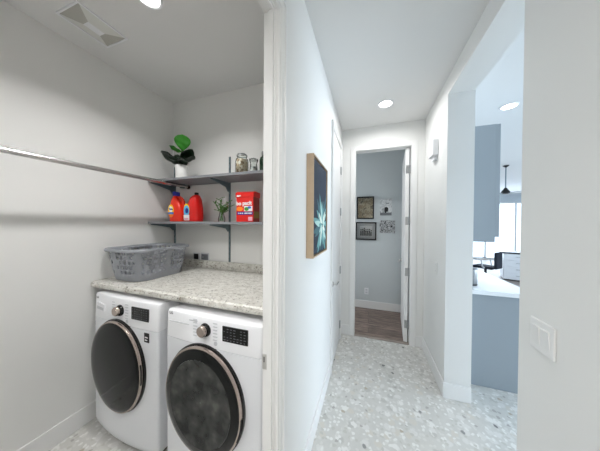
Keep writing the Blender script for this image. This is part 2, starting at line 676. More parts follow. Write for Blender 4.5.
S('wall_bedroom', MB().box(-2.2, XR + 0.03, 3.80, 3.92, 0, CE).box(-2.2, XLI, YE, YE + 0.1, 0, CE)
  .box(-2.2, -2.08, YE + 0.1, 3.0, 0, CE).box(-2.2, -2.08, 3.7, 3.8, 0, CE).box(-2.2, -2.08, 3.0, 3.7, 0, 0.8).box(-2.2, -2.08, 3.0, 3.7, 2.2, CE), MT['greywall'])
S('wall_bedroom_side', MB().box(XR, XR + 0.03, YE + 0.1, 3.80, 0, CE), MT['greywall'])
FW0, FW1, FWZ = 1.7, 6.7, 2.42
S('wall_living_far', MB().box(XR + T, FW0, KY, KY + 0.12, 0, CE).box(FW1, KX + 0.12, KY, KY + 0.12, 0, CE).box(FW0, FW1, KY, KY + 0.12, FWZ, CE), MT['bluewall'])
S('wall_living_side', MB().box(KX, KX + 0.12, -1.7, -1.1, 0, CE).box(KX, KX + 0.12, 3.9, KY, 0, CE)
  .box(KX, KX + 0.12, -1.1, 3.9, 2.55, CE).box(KX, KX + 0.12, -1.1, 3.9, 0, 0.15), MT['bluewall'])
S('wall_living_near', MB().box(XR + T, KX + 0.12, KY0 - 0.1, KY0, 0, CE), MT['bluewall'])


def glazed(name, horiz, a0, a1, z0, z1, pos, n, depth=0.08):
    """a window: frame with mullions and its panes; horiz 'x' runs along x at y=pos"""
    fr = MB()
    pn = MB()

    def bx(mb, p0, p1, q0, q1, d0, d1):
        if horiz == 'x':
            mb.box(p0, p1, pos + d0, pos + d1, q0, q1)
        else:
            mb.box(pos + d0, pos + d1, p0, p1, q0, q1)
    w = 0.06
    bx(fr, a0, a1, z0, z0 + w, 0, depth)
    bx(fr, a0, a1, z1 - w, z1, 0, depth)
    st = (a1 - a0) / n
    for i in range(n + 1):
        c = a0 + st * i
        lo, hi = (c, c + w) if i == 0 else ((c - w, c) if i == n else (c - w / 2, c + w / 2))
        bx(fr, lo, hi, z0 + w, z1 - w, 0, depth)
    bx(pn, a0 + w, a1 - w, z0 + w, z1 - w, depth * 0.45, depth * 0.45 + 0.006)
    o = S(name, fr, MT['winframe'])
    pn.build('pane', MT['pane'], o)
    return o


glazed('window_1', 'x', FW0, FW1, 0.02, FWZ, KY + 0.02, 5)
glazed('window_2', 'y', -1.1, 3.9, 0.15, 2.55, KX + 0.02, 5)
glazed('window_3', 'y', 3.0, 3.7, 0.8, 2.2, -2.17, 1)

# baseboards
BH, BD = 0.133, 0.010


def base(name, pieces):
    mb = MB()
    for (x0, x1, y0, y1) in pieces:
        mb.box(x0, x1, y0, y1, 0, BH, 0.003, 1)
    return S(name, mb, MT['trim'])


base('baseboard_left', [(XW, XW + BD, -0.9, YB)])
base('baseboard_back', [(XW + BD, XLI, YB - BD, YB)])
base('baseboard_hall_left', [(XL, XL + BD, DY1 + 0.08, CY0 - 0.065), (XL, XL + BD, CY1 + 0.065, YE)])
base('baseboard_end', [(XL + BD, EX0 - 0.07, YE - BD, YE), (EX1 + 0.07, XR - BD, YE - BD, YE)])
base('baseboard_right', [(XR - BD, XR, YO - BD, YE), (XR, XR + T, YO - BD, YO), (XR - BD, XR, -2.0, YN + BD), (XR, XR + T, YN, YN + BD)])
base('baseboard_bedroom', [(-2.0, 0.6, 3.80 - BD, 3.80)])

# laundry door frame: jamb, stop, casing and strike plate
jm = MB()
jm.box(XLI, XL, DY1, DY1 + 0.02, 0, DZ).box(XLI, XL, DY0 - 0.02, DY0, 0, DZ).box(XLI, XL, DY0 - 0.02, DY1 + 0.02, DZ, DZ + 0.02)
tr1 = S('trim_1', jm, MT['trim'])
MB().box(XL - 0.026, XL - 0.006, DY1 - 0.012, DY1, 0, DZ).box(XL - 0.026, XL - 0.006, DY0, DY0 + 0.008, 0, DZ).box(XL - 0.026, XL - 0.006, DY0 + 0.008, DY1 - 0.008, DZ - 0.008, DZ).build('door_stop', MT['trim'], tr1)


CASING = [(0.005, 0.0), (0.005, 0.011), (0.008, 0.016), (0.015, 0.016), (0.019, 0.008), (0.023, 0.008), (0.028, 0.016), (0.045, 0.020),
          (0.050, 0.013), (0.054, 0.013), (0.059, 0.021), (0.070, 0.021), (0.070, 0.0)]


def casing_profile(mb, a0, a1, ztop, plane, k=1.0):
    """moulded casing mitred round an opening a0..a1 in the wall plane x = plane"""
    legs = (lambda o, h: (plane + h, a1 + o, 0), lambda o, h: (plane + h, a1 + o, ztop + o), lambda o, h: (plane + h, a0 - o, ztop + o), lambda o, h: (plane + h, a0 - o, 0))
    mb.loft([[g(o * k, h * k) for o, h in CASING] for g in legs], True, False)
    return mb


casing_profile(MB(), DY0, DY1, DZ, XL, 1.0).build('casing', MT['trim'], tr1)
sk = MB().use(MT['satin']).box(-0.4068, -0.3835, DY1 - 0.0025, DY1 - 0.0003, 0.899, 0.961, 0.0008, 1)
sko = sk.build('strike_plate', None, tr1)
MB().box(-0.4005, -0.3965, DY1 - 0.0032, DY1 - 0.0024, 0.928, 0.95).build('strike_hole', MT['blackmat'], sko)

# closet door in the hall's left wall
d1 = S('door_1', MB().box(XL - 0.03, XL + 0.004, CY0 + 0.004, CY1 - 0.004, 0.008, CZ - 0.004, 0.002, 1), MT['trim'])
for z in (0.20, 0.90, 1.64, 2.16):
    MB().box(XL + 0.004, XL + 0.007, CY1 - 0.036, CY1 - 0.006, z - 0.045, z + 0.045).tube([(XL + 0.011, CY1 - 0.004, z - 0.048), (XL + 0.011, CY1 - 0.004, z + 0.048)], 0.007, 10).build('hinge', MT['steel'], d1)


def lever(parent, x, y, z, sx, dirv):
    """rosette and lever; sx = outward sign along x, dirv = lever direction along y"""
    m = MB()
    m.lathe([(0, 0), (0.026, 0), (0.026, 0.006), (0.022, 0.009), (0.010, 0.010), (0.009, 0.045), (0, 0.045)], (0, 0, 0), 'x', 24)
    if sx < 0:
        for v in m.bm.verts:
            v.co.x *= -1
    for v in m.bm.verts:
        v.co += Vector((x, y, z))
    m.tube([(x + sx * 0.044, y, z), (x + sx * 0.046, y + dirv * 0.02, z), (x + sx * 0.046, y + dirv * 0.10, z - 0.002)], [0.009, 0.009, 0.007], 10)
    return m.build('door_handle', MT['chrome'], parent)


lever(d1, XL + 0.004, CY0 + 0.045, 0.870, 1, 1)
tr2 = S('trim_2', casing_profile(MB(), CY0, CY1, CZ, XL, 0.85), MT['trim'])

# end doorway: frame and the leaf standing open into the far room
tr3 = S('trim_3', MB().box(EX0 - 0.02, EX0, YE, YE + 0.1, 0, EZ).box(EX1, EX1 + 0.02, YE, YE + 0.1, 0, EZ).box(EX0 - 0.02, EX1 + 0.02, YE, YE + 0.1, EZ, EZ + 0.02), MT['trim'])
cs = MB()
cs.box(EX0 - 0.066, EX0 - 0.005, YE - 0.011, YE, 0, EZ + 0.066, 0.002, 1).box(EX1 + 0.005, EX1 + 0.066, YE - 0.011, YE, 0, EZ + 0.066, 0.002, 1)
cs.box(EX0 - 0.005, EX1 + 0.005, YE - 0.011, YE, EZ + 0.005, EZ + 0.066, 0.002, 1)
cs.build('casing', MT['trim'], tr3)
d2 = S('door_2', MB().box(-0.044, 0.0, 0.0, 0.72, 0.01, EZ - 0.006, 0.002, 1), MT['trim'])
d2.location = (EX1 - 0.014, YE + 0.045, 0)
d2.rotation_euler = (0, 0, R(-5.0))
for z in (0.235, 0.89, 1.53, 2.17):
    MB().box(-0.036, -0.002, -0.002, 0.001, z - 0.05, z + 0.05).tube([(0.006, -0.004, z - 0.05), (0.006, -0.004, z + 0.05)], 0.006, 8).build('hinge', MT['steel'], d2)
lever(d2, -0.044, 0.655, 0.93, -1, -1)
S('trim_4', MB().box(EX0, EX1, YE - 0.002, YE + 0.045, 0, 0.006, 0.002, 1), MT['greywood'])


# ------------------------------------------------------------------ washing machine and dryer
def ring(prof, n=72):
    return prof


def machine(name, label, cat, cx, y0, dryer, rz=0.0):
    t = thing(name, label, cat, (cx, y0, 0), rz)
    w, d, H = 0.66, 0.70, (0.966 if dryer else 0.980)
    bulge = 0.010
    rc = 0.016

    def outline(inset=0.0, front=0.0, bul=bulge):
        pts = [(w / 2 - inset, d), (-w / 2 + inset, d)]
        xs = w / 2 - inset
        # left side, rounded corner, bowed front, rounded corner, right side
        pts2 = []
        for k in range(7):
            a = R(180 + 90 * k / 6)
            pts2.append((-xs + rc + rc * math.cos(a), front + rc + rc * math.sin(a)))
        n = 14
        for k in range(1, n):
            u = -1 + 2 * k / n
            x = u * (xs - rc)
            pts2.append((x, front - bul * (1 - u * u)))
        for k in range(7):
            a = R(270 + 90 * k / 6)
            pts2.append((xs - rc + rc * math.cos(a), front + rc + rc * math.sin(a)))
        return pts + pts2

    def slab(z0, z1, i0=0.0, i1=0.0, f0=0.0, f1=0.0, edge=0.0, bul=bulge):
        rings = [[(x, y, z0) for x, y in outline(i0, f0, bul)]]
        if edge:
            rings.append([(x, y, z1 - edge) for x, y in outline(i1, f1)])
            rings.append([(x, y, z1 - edge * 0.3) for x, y in outline(i1 + edge * 0.3, f1 + edge * 0.3)])
            rings.append([(x, y, z1) for x, y in outline(i1 + edge, f1 + edge)])
        else:
            rings.append([(x, y, z1) for x, y in outline(i1, f1)])
        return rings
    b = MB()
    b.loft([[(x, y, z) for x, y in outline(i_, f_, bl)] for z, i_, f_, bl in ((0.025, 0.012, 0.010, 0.026), (0.055, 0.002, 0.002, 0.026), (0.075, 0.0, 0.0, 0.025), (0.25, 0.0, 0.0, 0.016), (0.45, 0.0, 0.0, bulge), (0.806, 0.0, 0.0, bulge))])
    b.build('body', MT['enamel'], t)
    MB().loft(slab(0.806, 0.810, 0.004, 0.004, 0.004, 0.004)).build('panel_seam', MT['lidgrey'], t)
    cp = MB().loft(slab(0.810, H, 0.0, 0.0, 0.0, 0.006, 0.014)).build('control_panel', MT['enamel2'], t)
    for sx in (-1, 1):
        for y in (0.07, d - 0.07):
            MB().lathe([(0, 0), (0.025, 0), (0.022, 0.03), (0, 0.03)], (sx * 0.28, y, 0), 'z', 16).build('foot', MT['blackmat'], t)
    fy = lambda x: -bulge * (1 - (x / (w / 2 - rc)) ** 2) if abs(x) < w / 2 - rc else 0.0
    # knob: dark collar, pale metal cap
    kx, kz = -0.022, 0.900
    k = MB().lathe([(0, 0), (0.037, 0), (0.037, 0.004), (0.034, 0.012), (0.030, 0.016), (0.030, 0.012)], (kx + 0.004, fy(kx) + 0.002, kz), 'y', 32).build('dial', MT['black'], t)
    MB().lathe([(0.030, 0.010), (0.029, 0.030), (0.026, 0.034), (0, 0.035)], (kx, fy(kx) + 0.002, kz), 'y', 32).build('dial_cap', MT['rosechrome'], k)
    # display
    dx0, dx1, dz0, dz1 = 0.098, 0.252, 0.862, 0.942
    ds = MB().prism([(dx0, dz0), (dx1, dz0), (dx1, dz1), (dx0, dz1)], lambda p: (p[0], fy(p[0]) - 0.0015, p[1]), lambda p: (p[0], fy(p[0]) + 0.004, p[1])).build('display', MT['black'], t)
    tx = MB().use(MT['figgrey'])
    for r_ in range(5):
        for c_ in range(7):
            x = dx0 + 0.014 + c_ * 0.0205
            z = dz1 - 0.012 - r_ * 0.0145
            if random.random() < 0.8:
                y = fy(x) - 0.0020
                tx.box(x - 0.006, x + 0.004 + random.uniform(-0.003, 0.003), y - 0.0003, y + 0.0008, z - 0.0012, z + 0.0012)
    tx.build('display_icons', None, ds)
    # small printed marks round the dial
    for s in (-1, 1):
        mk = MB().use(MT['lidgrey'])
        for r_ in range(6):
            x = kx + s * 0.07
            z = kz + 0.045 - r_ * 0.018
            mk.box(x - 0.014, x + 0.014, fy(x) - 0.0004, fy(x) + 0.003, z - 0.002, z + 0.002)
        mk.build('cycle_marks', None, t)
    bt = MB().lathe([(0, 0), (0.011, 0), (0.011, 0.003), (0, 0.004)], (kx + 0.075, fy(0.05) + 0.001, 0.838), 'y', 20)
    bt.build('start_button', MT['lidgrey'], t)
    lettering('logo', 'LG', 0.022, MT['figgrey'], t, face_front(-0.283, fy(-0.283) - 0.001, 0.952), bold=0.0004)
    if dryer:
        MB().box(-0.135, -0.075, fy(-0.10) - 0.0006, fy(-0.10) + 0.003, 0.935, 0.940).build('panel_mark', MT['lidgrey'], t)
        MB().box(-0.30, -0.14, fy(-0.2) - 0.0005, fy(-0.2) + 0.004, 0.905, 0.908).build('panel_line', MT['lidgrey'], t)
    else:
        dr = MB().prism([(-0.300, 0.868), (-0.195, 0.862), (-0.195, 0.910), (-0.292, 0.922)], lambda p: (p[0], fy(p[0]) - 0.002, p[1]), lambda p: (p[0], fy(p[0]) + 0.006, p[1])).build('dispenser_drawer', MT['enamel2'], t)
        MB().prism([(-0.288, 0.872), (-0.205, 0.867), (-0.205, 0.886), (-0.286, 0.893)], lambda p: (p[0], fy(p[0]) - 0.0035, p[1]), lambda p: (p[0], fy(p[0]) + 0.0, p[1])).build('drawer_pull', MT['lidgrey'], dr)
        bx, bz = 0.235, 0.762
        bd = MB().box(bx - 0.022, bx + 0.022, fy(bx) - 0.002, fy(bx) + 0.006, bz - 0.03, bz + 0.03, 0.001, 1).build('badge', MT['blackmat'], t)
        MB().use(MT['labelwhite']).box(bx - 0.013, bx + 0.013, fy(bx) - 0.003, fy(bx) - 0.0015, bz - 0.001, bz + 0.006).box(bx - 0.013, bx + 0.008, fy(bx) - 0.003, fy(bx) - 0.0015, bz - 0.018, bz - 0.012).build('badge_lines', None, bd)
        bl = MB().box(-0.322, -0.312, -0.001, 0.01, 0.745, 0.775, 0.001, 1).build('side_label', MT['lidgrey'], t)
    # door: black outer ring, pale metal rim, dark glass bowl
    dz = 0.512 if dryer else 0.528
    ex, ez = 0.269, 0.310       # the door is an upright oval
    yb = -0.008
    dr = thing_part('door', t)
    dr.location = (-0.027 if dryer else -0.036, yb, dz)

    def oval_lathe(prof, nm, m_):
        """prof: (inset from the outer oval, height towards the room)"""
        n = 96
        rings = []
        for i_, h in prof:
            rings.append([(max(0.001, ex - i_) * math.cos(2 * math.pi * q / n), -h, max(0.001, ez - i_ * ez / ex) * math.sin(2 * math.pi * q / n)) for q in range(n)])
        mb_ = MB()
        mb_.loft(rings, cap=False)
        return mb_.build(nm, m_, dr)
    oval_lathe([(0.05, -0.004), (0.001, -0.004), (0.0, 0.004), (0.001, 0.010), (0.006, 0.013), (0.05, 0.013)], 'door_ring', MT['black'])
    oval_lathe([(0.008, 0.012), (0.006, 0.018), (0.008, 0.027), (0.013, 0.0305), (0.016, 0.030)], 'door_rim', MT['rosechrome'])
    oval_lathe([(0.0155, 0.0295), (0.018, 0.032), (0.035, 0.036)] + ([(0.062, 0.040)] if dryer else [(0.06 + (ex - 0.06) * k / 8, 0.040 + 0.010 * (1 - (1 - k / 8) ** 2)) for k in range(0, 9)]), 'door_glass', MT['glassdark'])
    if dryer:
        oval_lathe([(0.0625, 0.0395)] + [(0.0625 + (ex - 0.0625) * k / 8, 0.0395 - 0.012 * (1 - (1 - k / 8) ** 2)) for k in range(1, 9)], 'door_window', MT['drum'])
    # grip at the right of the rim
    c0 = 2 if not dryer else -14
    hp = MB()
    hp.tube([((ex - 0.007) * math.cos(R(c0 + a)), -0.024, (ez - 0.008) * math.sin(R(c0 + a))) for a in range(-12, 13, 2)], 0.005, 10)
    hp.build('door_grip', MT['blackmat'], dr)
    return t


def thing_part(name, parent):
    o = bpy.data.objects.new(name, None)
    o.empty_display_size = 0.05
    COL.objects.link(o)
    o.parent = parent
    return o


FY = 0.905
machine('washing_machine', 'white front-loading washing machine with dispenser drawer, beside the left wall', 'washing machine', -1.560, FY + 0.016, False, R(-1.5))
machine('clothes_dryer', 'white front-loading dryer next to the doorway jamb, without a dispenser drawer', 'dryer', -0.833, FY + 0.003, True, R(-1.0))

# ------------------------------------------------------------------ counter
ct = thing('laundry_countertop', 'speckled cream granite-look countertop running above the washer and dryer', 'countertop', ((XW + XLI) / 2, YB, 0.999))
cm = MB()
prof = [(0.962, 0.999), (0.950, 1.006), (0.947, 1.020), (0.950, 1.037), (0.963, 1.045), (YB - 0.022, 1.045), (YB - 0.022, 0.999)]
cm.prism(prof, lambda p: (XW + 0.001, p[0], p[1]), lambda p: (XLI - 0.001, p[0], p[1]))
o = cm.build('worktop', MT['granite'], ct)
o.data.transform(Matrix.Translation(-Vector(ct.location)))
bs = MB().box(XW + 0.001, XLI - 0.001, YB - 0.022, YB - 0.001, 1.005, 1.118, 0.004, 2)
o = bs.build('backsplash', MT['granite'], ct)
o.data.transform(Matrix.Translation(-Vector(ct.location)))

# ------------------------------------------------------------------ laundry basket
CT = 1.045


def rrect(hx, hy, r, n=96):
    pts = []
    per = []
    segs = []
    for (cx, cy, a0) in ((hx - r, hy - r, 0), (-hx + r, hy - r, 90), (-hx + r, -hy + r, 180), (hx - r, -hy + r, 270)):
        for k in range(13):
            a = R(a0 + 90 * k / 12)
            segs.append(Vector((cx + r * math.cos(a), cy + r * math.sin(a))))
    segs.append(segs[0])
    L = [0]
    for a, b in zip(segs, segs[1:]):
        L.append(L[-1] + (b - a).length)
    out = []
    j = 0
    for i in range(n):
        s = L[-1] * i / n
        while L[j + 1] < s:
            j += 1
        f = (s - L[j]) / max(1e-9, L[j + 1] - L[j])
        out.append(segs[j].lerp(segs[j + 1], f))
    return out


bk = thing('laundry_basket', 'grey plastic laundry basket with cut-out holes on the counter', 'basket', (-1.752, 1.238, CT))
NB = 96
zs = [0.0, 0.025, 0.055, 0.08, 0.092, 0.117, 0.129, 0.154, 0.166, 0.191, 0.202, 0.22, 0.24]


def bring(z):
    k = z / 0.24
    sh = k ** 0.8
    return [Vector((p.x, p.y, z)) for p in rrect(0.158 + 0.032 * sh, 0.195 + 0.035 * sh, 0.085, NB)]


rnd_ = random.Random(4)
bb = MB()
vr = []
for z in zs:
    vr.append([bb.bm.verts.new(p) for p in bring(z)])
for ri in range(len(zs) - 1):
    for i in range(NB):
        hole = False
        if ri in (2, 4, 6, 8, 10):
            hole = (i + (1 if (ri // 2) % 2 else 0)) % 3 in (0, 1) and (i // 3) % 5 < 4 and rnd_.random() < 0.92
        if not hole:
            f = bb.bm.faces.new((vr[ri][i], vr[ri][(i + 1) % NB], vr[ri + 1][(i + 1) % NB], vr[ri + 1][i]))
            f.smooth = True
bb.bm.faces.new(vr[0])
o = bb.build('basket_body', MT['basketgrey'], bk)
sm = o.modifiers.new('thick', 'SOLIDIFY')
sm.thickness = 0.004
sm.offset = 0
o.location.z = 0.002
rim = MB()
prf = [(0.0, 0.233), (0.008, 0.245), (0.022, 0.247), (0.027, 0.241), (0.027, 0.227), (0.024, 0.225), (0.023, 0.239), (0.010, 0.238)]
rings = []
for (off, z) in prf:
    rings.append([Vector((p.x, p.y, z)) for p in rrect(0.187 + off, 0.227 + off, 0.085 + off * 0.8, NB)])
rings.append(rings[0])
rim.loft(rings, cap=False)
rim.build('rim', MT['basketgrey'], bk)


# ------------------------------------------------------------------ shelves on wall standards
SY0 = 1.365
UZ, LZ = 1.868, 1.479


def shelf(name, label, z):
    o = MB().box(XW + 0.002, XLI - 0.002, SY0, YB - 0.014, z, z + 0.021, 0.0015, 1).build(name, MT['shelf'])
    tag(o, label, 'shelf')
    return at(o, ((XW + XLI) / 2, YB - 0.014, z))


shelf('wall_shelf', 'upper grey wall shelf carrying the potted plant and the glass jars', UZ)
shelf('wall_shelf', 'lower grey wall shelf carrying the red detergent bottles and red box', LZ)
st0 = None
for x, z0, z1, lab in ((-1.9455, 1.12, 2.07, 'slate metal shelf standard on the back wall in the corner behind the basket'),
                       (-1.256, 1.12, 2.115, 'slate metal shelf standard on the back wall left of the red box')):
    m = MB().use(MT['bracket']).box(-0.0075, 0.0075, -0.011, 0, 0, z1 - z0)
    m.use(MT['blackmat'])
    for k in range(int((z1 - z0) / 0.05)):
        m.face([(-0.002, -0.0112, 0.02 + k * 0.05), (0.002, -0.0112, 0.02 + k * 0.05), (0.002, -0.0112, 0.04 + k * 0.05), (-0.002, -0.0112, 0.04 + k * 0.05)])
    o = m.build('shelf_standard')
    o.location = (x, YB - 0.0005, z0)
    tag(o, lab, 'shelf standard', 'slotted standards holding the laundry shelves')


def bracket(x, z, label, drop):
    dpt = YB - 0.012 - SY0 - 0.012
    poly = [(0, 0), (-dpt, 0), (-dpt, -0.010), (-dpt * 0.75, -0.018), (-0.05, -drop * 0.55), (-0.02, -drop), (0, -drop)]
    o = MB().prism(poly, lambda p: (-0.003, p[0], p[1]), lambda p: (0.003, p[0], p[1])).box(-0.008, 0.008, -dpt, -0.002, -0.002, 0).build('shelf_bracket', MT['bracket'])
    o.location = (x, YB - 0.0125, z - 0.0005)
    tag(o, label, 'shelf bracket', 'steel brackets under the laundry shelves')
    return o


bracket(-1.9455, UZ, 'slate steel bracket under the upper shelf, at the left wall corner', 0.085)
bracket(-1.256, UZ, 'slate steel bracket under the upper shelf, above the green sprig', 0.085)
bracket(-1.9455, LZ, 'slate steel bracket under the lower shelf, above the basket', 0.07)
bracket(-1.256, LZ, 'slate steel bracket under the lower shelf, left below the red box', 0.07)

# hanging rod
rx, rz = -1.745, 1.850
rod = thing('closet_rod', 'shiny chrome hanging rod running along the left laundry wall to the shelf', 'rod', (rx, 0.35, rz))
MB().tube([(0, -1.1, 0), (0, YB - 0.35 - 0.03, 0)], 0.0155, 20).build('tube', MT['chrome'], rod)
MB().lathe([(0, 0), (0.020, 0), (0.020, 0.018), (0, 0.020)], (0, YB - 0.35 - 0.018, 0), 'y', 20).build('end_cap', MT['blackmat'], rod)
MB().box(-0.004, 0.004, YB - 0.35 - 0.12, YB - 0.35 - 0.06, -0.022, 0.018).box(-0.014, 0.014, YB - 0.35 - 0.11, YB - 0.35 - 0.07, -0.022, -0.016).build('hook', MT['bracket'], rod)


# ------------------------------------------------------------------ fiddle-leaf plant
def leaf(length, width, base_pt, az, elev, droop, roll_=0.0, shape=0.62, n=10, fold=0.15, blunt=0.75):
    """broad leaf as a curved sheet with a midrib fold"""
    m = MB()
    d = Vector((math.cos(az) * math.cos(elev), math.sin(az) * math.cos(elev), math.sin(elev)))
    side = Vector((-math.sin(az), math.cos(az), 0))
    side.rotate(Matrix.Rotation(roll_, 3, d))
    up = side.cross(d) * -1
    p = Vector(base_pt)
    rows = []
    stepl = length / n
    dd = d.copy()
    for i in range(n + 1):
        tt = i / n
        wv = width * (math.sin(math.pi * min(1, tt ** shape)) ** blunt) if 0 < tt < 1 else 0.001
        nrm = side.cross(dd).normalized()
        rows.append([p + side * (wv * s) + nrm * (abs(s) * fold * wv + 0.004 * math.sin(tt * 14 + s * 3)) for s in (-1, -0.6, -0.25, 0, 0.25, 0.6, 1)])
        dd = (dd + Vector((0, 0, -1)) * droop / n).normalized()
        p = p + dd * stepl
    vs = [[m.bm.verts.new(q) for q in r_] for r_ in rows]
    for a, b in zip(vs, vs[1:]):
        for k in range(6):
            f = m.bm.faces.new((a[k], a[k + 1], b[k + 1], b[k]))
            f.smooth = True
    return m


UT = UZ + 0.021
pl = thing('potted_plant', 'broad-leaved green plant in a white pot on the upper shelf', 'plant', (-1.706, 1.50, UT))
MB().lathe([(0, 0), (0.047, 0), (0.051, 0.004), (0.055, 0.142), (0.053, 0.146), (0.050, 0.142), (0.049, 0.130)], (0, 0, 0), 'z', 40).build('pot', MT['pot'], pl)
MB().lathe([(0.049, 0.131), (0.03, 0.136), (0, 0.138)], (0, 0, 0), 'z', 28).build('soil', MT['soil'], pl)
MB().tube([(0, 0, 0.14), (0.004, 0, 0.19), (-0.002, 0.002, 0.25), (0.0, 0.0, 0.30)], [0.007, 0.006, 0.005, 0.003], 8).build('stem', MT['stem'], pl)
# (length, width, base z, azimuth deg, elevation deg, droop, material)
for (ln, wd, bx_, bz, az, el, dr_, rl, sh, mk_) in ((0.150, 0.068, 0.012, 0.282, 318, 72, 0.05, 0, 1.5, 'leaf'),
                                                    (0.125, 0.030, 0.0, 0.275, 205, 26, 0.0, 35, 1.1, 'leaf'),
                                                    (0.220, 0.062, 0.0, 0.165, 203, 28, -0.05, 34, 1.15, 'leafshade'),
                                                    (0.200, 0.050, 0.0, 0.195, -14, 20, 0.0, -20, 1.1, 'leafshade'),
                                                    (0.130, 0.050, 0.0, 0.165, 240, 34, 0.3, 10, 1.2, 'leafshade'),
                                                    (0.200, 0.038, 0.0, 0.180, -10, 8, 0.0, -4, 1.2, 'leafshade'),
                                                    (0.140, 0.044, 0.0, 0.150, -35, 14, 0.0, -12, 1.2, 'leafshade'),
                                                    (0.120, 0.045, 0.0, 0.200, 160, 40, 0.2, 0, 1.2, 'leafshade'),
                                                    (0.105, 0.045, 0.0, 0.155, 285, 30, 0.3, 0, 1.2, 'leafshade')):
    o = leaf(ln, wd, (bx_, 0, bz), R(az), R(el), dr_, R(rl), sh, 14, 0.12, 0.6).build('leaf', MT[mk_], pl)
    s_ = o.modifiers.new('thick', 'SOLIDIFY')
    s_.thickness = 0.0012

# ------------------------------------------------------------------ jars on the upper shelf
j = thing('glass_jar', 'clear glass jar filled with tan shells on the upper shelf', 'jar', (-1.032, 1.50, UT), 0, 'glass jars on the upper shelf')
MB().lathe([(0, 0.001), (0.048, 0.001), (0.053, 0.008), (0.053, 0.120), (0.050, 0.140), (0.038, 0.155), (0.036, 0.160), (0.043, 0.164), (0.043, 0.178), (0.036, 0.186), (0, 0.188)], (0, 0, 0), 'z', 36).build('glass', MT['glass'], j)
fl = MB().use(MT['jarfill'])
fl.lathe([(0, 0.005), (0.044, 0.005), (0.049, 0.012), (0.049, 0.118), (0.044, 0.138), (0, 0.142)], (0, 0, 0), 'z', 30)
fl.build('shells', None, j)
MB().lathe([(0.044, 0.166), (0.0455, 0.168), (0.0455, 0.175), (0.044, 0.177)], (0, 0, 0), 'z', 30).build('lid_band', MT['steel'], j)
j2 = thing('glass_jar', 'small clear glass jar with pale contents between shell jar and dark bottle', 'jar', (-0.918, 1.50, UT), 0, 'glass jars on the upper shelf')
MB().lathe([(0, 0.001), (0.030, 0.001), (0.035, 0.006), (0.032, 0.05), (0.026, 0.095), (0.034, 0.115), (0.034, 0.120), (0.0, 0.121)], (0, 0, 0), 'z', 32).build('glass', MT['glass'], j2)
MB().lathe([(0, 0.005), (0.028, 0.005), (0.029, 0.04), (0.022, 0.07), (0, 0.075)], (0, 0, 0), 'z', 24).build('filling', MT['palefill'], j2)
MB().lathe([(0, 0.1212), (0.036, 0.1212), (0.036, 0.133), (0.010, 0.137), (0, 0.147)], (0, 0, 0), 'z', 24).build('lid', MT['glass'], j2)
b3 = thing('green_bottle', 'dark green bottle at the right end of the upper shelf behind the door frame', 'bottle', (-0.818, 1.50, UT))
MB().lathe([(0, 0), (0.036, 0), (0.039, 0.005), (0.039, 0.120), (0.034, 0.135), (0.018, 0.148), (0.016, 0.152), (0, 0.152)], (0, 0, 0), 'z', 32).build('bottle_body', MT['bottlegreen'], b3)
MB().lathe([(0, 0.1521), (0.022, 0.1521), (0.024, 0.16), (0.022, 0.185), (0, 0.187)], (0, 0, 0), 'z', 24).build('stopper', MT['steel'], b3)

# ------------------------------------------------------------------ detergent bottles on the lower shelf
LT = LZ + 0.021


def bottle(name, label, loc, rz, red, cap, kx=0.9, ck=1.0):
    """handled jug: a broad body with an off-centre neck and a grip hole beside it"""
    t = thing(name, label, 'bottle', loc, rz, 'red detergent jugs on the lower shelf')

    def sect(hw0, hw1, hd, z, n=40):
        pts = []
        cx = (hw0 + hw1) / 2
        hx = (hw1 - hw0) / 2
        for k in range(n):
            a = 2 * math.pi * k / n
            c, s = math.cos(a), math.sin(a)
            e = 0.62
            pts.append(Vector((cx + hx * math.copysign(abs(c) ** e, c), hd * math.copysign(abs(s) ** e, s), z)))
        return pts
    b = MB()
    b.loft([sect(-0.080, 0.080, 0.048, 0.0), sect(-0.087, 0.087, 0.054, 0.006), sect(-0.088, 0.088, 0.055, 0.06), sect(-0.083, 0.080, 0.055, 0.12),
            sect(-0.076, 0.060, 0.052, 0.165), sect(-0.068, 0.020, 0.045, 0.205), sect(-0.058, -0.002, 0.031, 0.232), sect(-0.054, -0.008, 0.024, 0.245)])
    for v in b.bm.verts:
        v.co.x *= kx
    b.build('jug_body', red, t)
    MB().tube([(x_ * kx, 0, z_) for x_, z_ in ((-0.006, 0.226), (0.016, 0.232), (0.042, 0.220), (0.062, 0.190), (0.070, 0.150), (0.070, 0.11))], [0.013, 0.014, 0.014, 0.015, 0.016, 0.017], 14).build('handle', red, t)
    c = MB().lathe([(0, 0.2451), (0.026 * ck, 0.2451), (0.030 * ck, 0.249), (0.030 * ck, 0.245 + 0.03 * ck), (0.027 * ck, 0.245 + 0.038 * ck), (0, 0.245 + 0.039 * ck)], (-0.031 * kx, 0, 0), 'z', 30)
    rb = c.build('cap', cap, t)
    return t


t1 = bottle('detergent_bottle', 'orange-red detergent jug with blue cap on the lower shelf', (-1.742, 1.50, LT), R(6), MT['redplastic'], MT['bluecap'], 0.86, 1.05)
y_l = -0.0565


def oval(m, cx, cz, rx_, rz_, y, th=0.001, n=28):
    m.prism([(cx + rx_ * math.cos(2 * math.pi * k / n), cz + rz_ * math.sin(2 * math.pi * k / n)) for k in range(n)], lambda p: (p[0], y - th, p[1]), lambda p: (p[0], y, p[1]))
    return m


